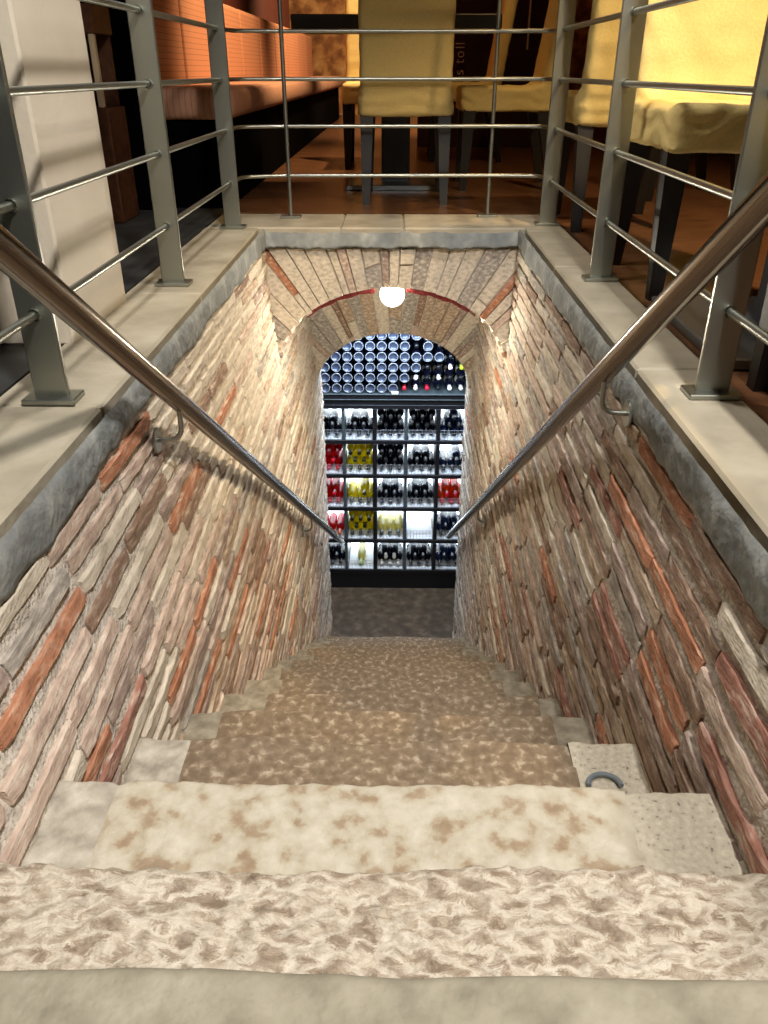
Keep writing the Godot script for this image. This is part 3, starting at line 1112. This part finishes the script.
func chair_cover() -> ArrayMesh:
	var n := FastNoiseLite.new()
	n.seed = 21
	n.frequency = 1.0
	n.fractal_octaves = 2
	var f := func(p: Vector3) -> float:
		# seat with skirt, and a back that leans away
		var seat := rbox(p, Vector3(0, 0.420, 0.02), Vector3(0.220, 0.080, 0.225), 0.025)
		var q := p - Vector3(0, 0.40, -0.20)
		var lean := 0.15
		q = Vector3(q.x, q.y * cos(lean) - q.z * sin(lean) * -1.0, q.z + q.y * tan(lean))
		var back := rbox(Vector3(q.x, q.y, q.z), Vector3(0, 0.285, 0), Vector3(0.216, 0.318, 0.042), 0.03)
		var k := 0.05
		var h := clampf(0.5 + 0.5 * (back - seat) / k, 0, 1)
		var d := lerpf(back, seat, h) - k * h * (1.0 - h)
		var pull := clampf(1.0 - absf(p.y - 0.46) / 0.12, 0, 1)
		d += 0.007 * pull * sin(p.y * 120.0 + 6.0 * n.get_noise_2d(p.x * 3.0, p.z * 3.0)) * (0.35 + 0.65 * absf(n.get_noise_2d(p.x * 5.0, p.z * 5.0 + 9.0)))
		d += 0.004 * n.get_noise_3d(p.x * 6.0, p.y * 9.0, p.z * 6.0)
		return maxf(d, 0.383 + 0.004 * n.get_noise_2d(p.x * 5.0, p.z * 5.0) - p.y)
	return nets(f, Vector3(-0.27, 0.33, -0.42), Vector3(0.27, 1.08, 0.29), 0.0125)

func leg_mesh(top: Vector3, foot: Vector3, w0: float, w1: float) -> ArrayMesh:
	var st := new_st()
	st.set_smooth_group(-1)
	var r := []
	for e in [[top, w0], [foot, w1]]:
		for c in [Vector2(-1, -1), Vector2(1, -1), Vector2(1, 1), Vector2(-1, 1)]:
			r.append(e[0] + Vector3(c.x, 0, c.y) * e[1] * 0.5)
	var mid := (top + foot) * 0.5
	for k in 4:
		quad_out(st, r[k], r[(k + 1) % 4], r[4 + (k + 1) % 4], r[4 + k], mid)
	quad_out(st, r[0], r[1], r[2], r[3], mid)
	quad_out(st, r[4], r[5], r[6], r[7], mid)
	return done(st)

func make_chair(at: Vector3, turn: float, label: String) -> Node3D:
	var t := thing("dining_chair", at, label, "chair", "yellow covered dining chairs")
	t.set_meta("base_name", "dining_chair")
	t.rotation.y = turn
	obj("cover", chair_cover(), M.cloth, t)
	for s in [-1, 1]:
		var fl := obj("leg", leg_mesh(Vector3(s * 0.185, 0.40, 0.195), Vector3(s * 0.190, -0.005, 0.215), 0.064, 0.036), M.leg_wood, t)
		obj("foot_cap", box_mesh(Vector3(s * 0.190, 0.0, 0.215), Vector3(0.028, 0.012, 0.028), 0.002), M.table_steel, fl)
		var bl := obj("leg", leg_mesh(Vector3(s * 0.185, 0.42, -0.185), Vector3(s * 0.190, -0.005, -0.265), 0.064, 0.036), M.leg_wood, t)
		obj("foot_cap", box_mesh(Vector3(s * 0.190, 0.0, -0.265), Vector3(0.028, 0.012, 0.028), 0.002), M.table_steel, bl)
	return t

func make_table(at: Vector3, sx: float, sz: float, label: String) -> void:
	var t := thing("dining_table", at, label, "table", "dark dining tables on steel plates")
	obj("tabletop", box_mesh(Vector3(0, 0.785, 0), Vector3(sx, 0.062, sz), 0.004), M.table_dark, t)
	obj("pedestal", box_mesh(Vector3(0, 0.38, 0), Vector3(0.16, 0.75, 0.10), 0.004), M.table_dark, t)
	obj("base_plate", box_mesh(Vector3(0, 0.008, 0), Vector3(0.54, 0.028, 0.56), 0.004), M.table_steel, t)

func upper_room() -> void:
	var g := "yellow covered dining chairs"
	# chair in the row beside the kerb, its back to the next chair
	var c1 := make_chair(Vector3(0.932, -0.001, -2.55), 0.0, "yellow covered dining chair beside the kerb facing the steel base plate")
	dup(c1, Vector3(0.922, -0.001, -3.70), PI, "yellow covered dining chair beside the kerb, back to back with the next chair", g)
	dup(c1, Vector3(0.945, -0.001, -1.38), PI, "yellow covered dining chair facing its twin across the steel base plate", g)
	dup(c1, Vector3(0.038, -0.001, -4.46), PI, "yellow covered dining chair with its back to the railing at the dark table", g)
	dup(c1, Vector3(0.575, -0.001, -4.92), -PI / 2, "yellow covered dining chair at the end of the dark table beside the lettered panel", g)
	dup(c1, Vector3(0.46, -0.001, -6.45), -PI / 2, "yellow covered dining chair in front of the lettered dark panel", g)
	dup(c1, Vector3(-0.14, -0.001, -6.0), 0.0, "yellow covered dining chair across the dark table near the banquette", g)
	dup(c1, Vector3(1.45, -0.001, -4.55), -PI / 2 + 0.15, "yellow covered dining chair standing apart beyond the kerb row", g)
	make_table(Vector3(-0.01, 0, -4.98), 1.04, 0.74, "dark square dining table between the banquette and the yellow chairs")
	make_table(Vector3(0.985, 0, -1.985), 0.62, 0.60, "dark dining table beside the kerb with a shiny base plate")
	# banquette along the wall
	var b := thing("banquette", Vector3(0, 0, 0), "long orange striped banquette with a black plinth along the dark red wall", "sofa")
	obj("plinth", span_box(Vector3(-1.29, -0.006, -4.06), Vector3(-0.80, 0.375, -12.2), 0.004), M.black, b)
	obj("shade_panel", span_box(Vector3(-1.55, -0.006, -3.99), Vector3(-1.145, 1.6, -4.018), 0.003), M.black, b)  # added black sheet standing for the darkness beside the banquette end
	var seat := nets(func(p: Vector3) -> float: return rbox(p, Vector3.ZERO, Vector3(0.2025, 0.0645, 0.457), 0.045), Vector3(-0.25, -0.11, -0.5), Vector3(0.25, 0.11, 0.5), 0.02)
	var back := nets(func(p: Vector3) -> float: return rbox(p, Vector3.ZERO, Vector3(0.0715, 0.292, 0.457), 0.03), Vector3(-0.11, -0.33, -0.5), Vector3(0.11, 0.33, 0.5), 0.02)
	for i in 9:
		var z0 := -4.0 - 0.92 * i
		var z1 := z0 - 0.914
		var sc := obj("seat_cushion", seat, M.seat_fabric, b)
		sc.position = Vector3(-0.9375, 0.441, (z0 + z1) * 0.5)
		var bc := obj("back_cushion", back, M.back_fabric, b)
		bc.position = Vector3(-1.2135, 0.670, (z0 + z1) * 0.5)
	# dark panel with upright white lettering
	var p := thing("lettered_panel", Vector3(0.62, 0, -7.6), "dark brown panel with white upright lettering behind the chairs", "sign")
	obj("board", span_box(Vector3(-0.45, -0.006, -0.03), Vector3(0.75, 2.2, 0.0), 0.004), plain(rgb(52, 26, 16), 0.6), p)
	obj("strip", span_box(Vector3(0.43, 0.72, 0.0), Vector3(0.445, 2.2, 0.012), 0.002), M.letters, p)
	for q in [["s", 0.535], ["t", 0.620], ["o", 0.660], ["l", 0.724], ["l", 0.752], ["o", 1.06]]:
		var tm := TextMesh.new()
		var sf := SystemFont.new()
		sf.font_names = PackedStringArray(["Droid Sans"])
		tm.font = sf
		tm.text = q[0]
		tm.font_size = 32
		tm.pixel_size = 0.0029
		tm.depth = 0.008
		tm.horizontal_alignment = HORIZONTAL_ALIGNMENT_LEFT
		var o := obj("letter", tm, M.letters, p)
		o.rotation.z = PI / 2
		o.position = Vector3(-0.108, q[1], 0.006)
	# wooden shelf unit behind the column
	var w := thing("wooden_cabinet", Vector3(-1.32, 0, -3.62), "small brown wooden cabinet with cream edged upright boards behind the column", "cabinet")
	obj("body", span_box(Vector3(0.02, -0.006, -0.24), Vector3(0.14, 0.44, 0.0), 0.004), M.brown_wood, w)
	obj("top", span_box(Vector3(-0.06, 0.70, -0.24), Vector3(0.13, 0.80, 0.0), 0.004), M.brown_wood, w)
	obj("back_board", span_box(Vector3(-0.04, 0.441, -0.24), Vector3(0.12, 0.699, -0.22), 0.002), M.brown_wood, w)
	for x in [-0.045, 0.025, 0.105]:
		obj("edge_board", span_box(Vector3(x, 0.441, -0.03), Vector3(x + 0.022, 0.699, 0.0), 0.003), M.cream_wood, w)
	# ceiling downlights
	for a in [["white", Vector3(0.52, 2.55, 0.1), "white round ceiling downlight over the top of the stairs"], ["white", Vector3(-0.2, 2.55, -2.2), "white round ceiling downlight over the middle of the stairwell"], ["warm", Vector3(1.5, 2.55, -1.9), "warm round ceiling downlight above the kerb row of chairs"], ["warm", Vector3(0.75, 2.55, -5.1), "warm round ceiling downlight near the dark square table"], ["amber", Vector3(0.2, 2.55, -5.9), "amber ceiling downlight between the tables and the lettered panel"], ["amber", Vector3(0.3, 2.55, -9.5), "amber ceiling downlight far along the banquette"]]:
		var t := thing("downlight", a[1], a[2], "lamp")
		var st := new_st()
		add_lathe(st, [Vector2(0.062, 0.0), Vector2(0.062, 0.012), Vector2(0.052, 0.016), Vector2(0.048, 0.0)], 20, false)
		var ring := obj("ring", done(st), M.steel, t)
		ring.rotation.x = PI / 2
		var st2 := new_st()
		add_lathe(st2, [Vector2(0.047, 0.0), Vector2(0.047, 0.004), Vector2(0.0, 0.006)], 20, false)
		var lens := obj("lamp_lens", done(st2), M["lamp_" + a[0]], t)
		lens.rotation.x = PI / 2

# ---------------------------------------------------------------- wine cellar
func bottle(kind: String, cap: String, label: String, group: String, made: Dictionary) -> Node3D:
	# lies along z, neck towards +z
	var key := kind + cap
	if not made.has(key):
		var t := Node3D.new()
		var st := new_st()
		add_lathe(st, [Vector2(0.0, -0.138), Vector2(0.020, -0.142), Vector2(0.028, -0.150), Vector2(0.033, -0.144), Vector2(0.034, -0.13), Vector2(0.034, 0.030), Vector2(0.031, 0.052), Vector2(0.022, 0.072), Vector2(0.0145, 0.088), Vector2(0.0135, 0.10)], 12)
		var g := MeshInstance3D.new()
		g.name = "glass"
		g.mesh = done(st)
		g.material_override = M["glass_" + kind]
		t.add_child(g)
		var st2 := new_st()
		add_lathe(st2, [Vector2(0.0150, 0.094), Vector2(0.0150, 0.132), Vector2(0.0162, 0.134), Vector2(0.0162, 0.146), Vector2(0.013, 0.150), Vector2(0.0, 0.150)], 10)
		var c := MeshInstance3D.new()
		c.name = "capsule"
		c.mesh = done(st2)
		c.material_override = M["cap_" + cap]
		t.add_child(c)
		var st3 := new_st()
		add_lathe(st3, [Vector2(0.0344, -0.09), Vector2(0.0344, 0.0)], 12)
		var l := MeshInstance3D.new()
		l.name = "paper_label"
		l.mesh = done(st3)
		l.material_override = M.paper if kind == "dark" or kind == "blue" else M["glass_" + kind]
		t.add_child(l)
		made[key] = t
	var r: Node3D = made[key].duplicate()
	r.name = numbered("wine_bottle")
	add_child(r)
	tag(r, label, "bottle", group)
	return r

func cellar() -> void:
	# shell of the cellar room
	struct("floor_cellar", span_box(Vector3(-1.6, CELLAR_Y - 0.15, -4.93), Vector3(1.6, CELLAR_Y, -6.4), 0.0), M.cellar_floor, "dark worn stone floor in front of the wine shelf", "floor")
	struct("ceiling_cellar", span_box(Vector3(-1.6, -0.62, -4.992), Vector3(1.6, -0.45, -6.4), 0.0), M.cellar_wall, "low ceiling over the wine shelf", "ceiling")
	struct("wall_cellar_left", span_box(Vector3(-1.75, CELLAR_Y - 0.15, -4.992), Vector3(-1.6, -0.45, -6.4), 0.0), M.cellar_wall, "side wall of the wine cellar at the red bottles", "wall")
	struct("wall_cellar_right", span_box(Vector3(1.6, CELLAR_Y - 0.15, -4.992), Vector3(1.75, -0.45, -6.4), 0.0), M.cellar_wall, "side wall of the wine cellar at the blue bottles", "wall")
	struct("wall_cellar_back", span_box(Vector3(-1.75, CELLAR_Y - 0.15, -6.4), Vector3(1.75, -0.45, -6.55), 0.0), M.cellar_wall, "wall behind the wine shelf", "wall")
	for s in [-1, 1]:
		struct("wall_cellar_front", span_box(Vector3(s * 0.62, CELLAR_Y - 0.15, -4.99), Vector3(s * 1.75, -0.45, -5.04), 0.0), M.cellar_wall, "cellar wall beside the inner arch", "wall")
	# tube lamp over the rack
	var tl := thing("tube_lamp", Vector3(0.03, -0.62, -5.23), "cool white tube lamp under the cellar ceiling above the rack", "lamp")
	obj("housing", box_mesh(Vector3(0, -0.06, 0), Vector3(1.34, 0.12, 0.07), 0.004), M.steel, tl)
	obj("lamp_tube", tube_mesh([Vector3(-0.65, -0.14, -0.012), Vector3(0.65, -0.14, -0.012)], 0.016, 10), M.tube_lamp, tl)

	# cell shelf with light panels
	var cols := [-0.89, -0.645, -0.400, -0.160, 0.085, 0.330, 0.575, 0.820]
	var rows := [-1.650, -1.940, -2.235, -2.530, -2.830, -3.125]
	var zf := SHELF_Z
	var zb := SHELF_Z - 0.37
	var sh := thing("wine_shelf", Vector3(0, CELLAR_Y, zf), "black steel wine shelf with backlit white cells at the foot of the stairs", "shelf")
	var off := Vector3(0, -CELLAR_Y, -zf)
	obj("plinth", span_box(Vector3(-0.92, CELLAR_Y, zf - 0.01) + off, Vector3(0.85, rows[5] - 0.015, zb) + off, 0.003), M.shelf_black, sh)
	for r in rows:
		obj("shelf_board", span_box(Vector3(-0.92, r - 0.016, zf) + off, Vector3(0.85, r + 0.016, zb) + off, 0.002), M.shelf_black, sh)
	for i in cols.size():
		var bold := i % 2 == 1
		for k in 5:
			obj("upright", span_box(Vector3(cols[i] - (0.015 if bold else 0.011), rows[k + 1] + 0.0165, zf - (0.0 if bold else 0.012)) + off, Vector3(cols[i] + (0.015 if bold else 0.011), rows[k] - 0.0165, zb) + off, 0.002), M.shelf_black if bold else M.shelf_grey, sh)
	for i in cols.size() - 1:
		for k in 5:
			obj("light_panel", span_box(Vector3(cols[i] + 0.016, rows[k + 1] + 0.017, zb + 0.002) + off, Vector3(cols[i + 1] - 0.016, rows[k] - 0.017, zb + 0.010) + off, 0.001), M.light_panel, sh)
			obj("cell_floor", span_box(Vector3(cols[i] + 0.016, rows[k + 1] + 0.0166, zf - 0.012) + off, Vector3(cols[i + 1] - 0.016, rows[k + 1] + 0.0196, zb + 0.011) + off, 0.0005), M.cell_white, sh)
			if i < 1 or i > 5:
				continue
			var st := new_st()
			var x0: float = cols[i] + 0.016
			var x1: float = cols[i + 1] - 0.016
			var y0: float = rows[k + 1] + 0.017
			for q in 9:
				var x := lerpf(x0 + 0.004, x1 - 0.004, q / 8.0)
				add_tube(st, [Vector3(x, y0, zf - 0.006) + off, Vector3(x, y0 + 0.085, zf - 0.006) + off], 0.0011, 4)
			for q in 4:
				var yy := y0 + 0.006 + 0.026 * q
				add_tube(st, [Vector3(x0, yy, zf - 0.006) + off, Vector3(x1, yy, zf - 0.006) + off], 0.0011, 4)
			var wr := obj("wire_guard", done(st), M.wire, sh)
			wr.set_meta("kind", "stuff")
	# steel beam and rack above the cells
	var rk := thing("bottle_rack", Vector3(0, rows[0] + 0.0165, zf), "dark steel beam rack of stacked bottles above the lit cells", "rack")
	var o2 := Vector3(0, -(rows[0] + 0.0165), -zf)
	obj("beam", span_box(Vector3(-0.92, rows[0] + 0.0166, zf - 0.01) + o2, Vector3(0.85, rows[0] + 0.055, zb) + o2, 0.003), M.shelf_black, rk)
	obj("edge_strip", span_box(Vector3(-0.92, rows[0] + 0.056, zf + 0.004) + o2, Vector3(0.85, rows[0] + 0.062, zf - 0.03) + o2, 0.001), M.shelf_grey, rk)
	obj("beam", span_box(Vector3(-0.92, rows[0] + 0.063, zf) + o2, Vector3(0.85, rows[0] + 0.098, zb) + o2, 0.003), M.shelf_black, rk)
	obj("edge_strip", span_box(Vector3(-0.92, rows[0] + 0.099, zf + 0.010) + o2, Vector3(0.85, rows[0] + 0.105, zb) + o2, 0.001), M.shelf_grey, rk)
	obj("price_tag", span_box(Vector3(-0.03, rows[0] + 0.107, zf + 0.008) + o2, Vector3(0.02, rows[0] + 0.130, zf + 0.010) + o2, 0.0005), M.paper, rk)
	obj("back_sheet", span_box(Vector3(-0.92, rows[0] + 0.106, zb - 0.004) + o2, Vector3(0.85, -0.75, zb + 0.004) + o2, 0.001), M.shelf_black, rk)

	var made := {}
	# stacked bottles: mostly base outwards, some neck outwards low on one side
	var ord := ["lowest", "second", "third", "fourth", "fifth", "sixth", "seventh"]
	for r in 7:
		for c in 14:
			var x := -0.525 + 0.0843 * c
			var y: float = rows[0] + 0.106 + 0.0405 + 0.0805 * r
			if pow((x - 0.02) / 0.62, 2) + pow(maxf(0.0, y + 1.55) / 0.62, 2) > 1.0:
				continue
			var neck := c > 6 + r * 1.3 and r < 5 and not (r >= 3 and rng.randf() < 0.3)
			if r == 5 or r == 6:
				neck = false
			if r == 4 and (c == 8 or c == 10):
				neck = true
			var b: Node3D
			if neck:
				var caps := ["white", "red", "dark", "white", "white", "white", "dark", "red"]
				var cap: String = caps[c % 8] if r == 0 else ("lime" if r == 2 and c == 12 else (["dark", "dark", "white", "dark"][rng.randi() % 4]))
				b = bottle("dark", cap, "dark wine bottle lying neck outwards in the %s layer above the steel beam" % ord[r], "bottles lying neck outwards in the %s rack layer" % ord[r], made)
				b.rotation.y = 0.0
				b.position = Vector3(x, y, zf - 0.155)
			else:
				b = stack_bottle(made, "bottle with painted rim sheen lying base outwards in the %s layer above the steel beam" % ord[r], "bottles lying base outwards in the %s rack layer" % ord[r])
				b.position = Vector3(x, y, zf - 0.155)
	# cells, row by row: kind, capsule, bottles in the first layer, second layer, third
	var plan := [
		[["dark", "dark", 3, 2, 0], ["dark", "dark", 3, 2, 0], ["dark", "dark", 3, 2, 3], ["dark", "dark", 3, 2, 3], ["blue", "dark", 3, 2, 1]],
		[["red", "red", 3, 2, 3], ["yellow", "green", 3, 2, 3], ["dark", "dark", 3, 2, 3], ["dark", "dark", 3, 2, 0], ["blue", "dark", 3, 1, 0]],
		[["red", "red", 3, 2, 0], ["yellow", "green", 3, 1, 0], ["dark", "dark", 3, 2, 0], ["dark", "dark", 3, 2, 0], ["orange", "red", 3, 2, 0]],
		[["red", "orange", 3, 0, 0], ["yellow", "green", 3, 2, 3], ["pale", "green", 3, 0, 0], ["", "", 0, 0, 0], ["blue", "dark", 3, 2, 0]],
		[["dark", "dark", 3, 2, 0], ["pale", "lime", 1, 0, 0], ["dark", "white", 3, 2, 0], ["dark", "dark", 3, 2, 0], ["blue", "dark", 3, 2, 0]],
	]
	M.cap_orange = plain(rgb(236, 110, 30), 0.35)
	var tier := ["top", "second", "middle", "fourth", "bottom"]
	var colm := ["red bottle column", "yellow bottle column", "column beside the yellow one", "column with the empty cell", "blue bottle column"]
	var look := {"dark": "dark", "blue": "deep blue", "yellow": "bright yellow", "pale": "pale yellow", "red": "red", "orange": "orange"}
	for k in 5:
		for i in 5:
			var pl: Array = plan[k][i]
			if pl[0] == "":
				continue
			var xc: float = (cols[i + 1] + cols[i + 2]) * 0.5
			var y0: float = rows[k + 1] + 0.021
			for layer in 3:
				var cnt: int = pl[2 + layer]
				for q in cnt:
					var xx: float = xc + (q - (cnt - 1) * 0.5) * 0.0695 + (0.03475 if cnt == 1 and layer == 1 else 0.0)
					var b := bottle(pl[0], pl[1], "%s wine bottle in layer %s of the %s cell, %s" % [look[pl[0]], ["one", "two", "three"][layer], tier[k], colm[i]], "%s bottles, layer %d, %s cell, %s" % [look[pl[0]], layer + 1, tier[k], colm[i]], made)
					b.position = Vector3(xx, y0 + 0.0345 + 0.0625 * layer, zf - 0.184 - 0.004 * layer + rng.randf_range(-0.004, 0.004))

func stack_bottle(made: Dictionary, label: String, group: String) -> Node3D:
	if not made.has("stack"):
		var t := Node3D.new()
		var st := new_st()
		add_lathe(st, [Vector2(0.0135, -0.150), Vector2(0.0145, -0.09), Vector2(0.022, -0.072), Vector2(0.034, -0.05), Vector2(0.0385, -0.03), Vector2(0.0385, 0.136), Vector2(0.037, 0.146)], 14)
		var g := MeshInstance3D.new()
		g.name = "glass"
		g.mesh = done(st)
		g.material_override = M.glass_dark
		t.add_child(g)
		var st2 := new_st()
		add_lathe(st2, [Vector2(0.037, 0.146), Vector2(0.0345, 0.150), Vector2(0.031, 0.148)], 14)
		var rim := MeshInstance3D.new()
		rim.name = "sheen_rim"
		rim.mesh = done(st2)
		rim.material_override = M.sheen_rim
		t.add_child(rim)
		var st3 := new_st()
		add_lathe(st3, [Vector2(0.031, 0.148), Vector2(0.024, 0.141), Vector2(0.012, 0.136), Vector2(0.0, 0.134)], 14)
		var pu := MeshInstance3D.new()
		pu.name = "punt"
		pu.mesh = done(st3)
		pu.material_override = M.sheen_punt
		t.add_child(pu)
		made["stack"] = t
	var r: Node3D = made["stack"].duplicate()
	r.name = numbered("wine_bottle")
	add_child(r)
	tag(r, label, "bottle", group)
	return r
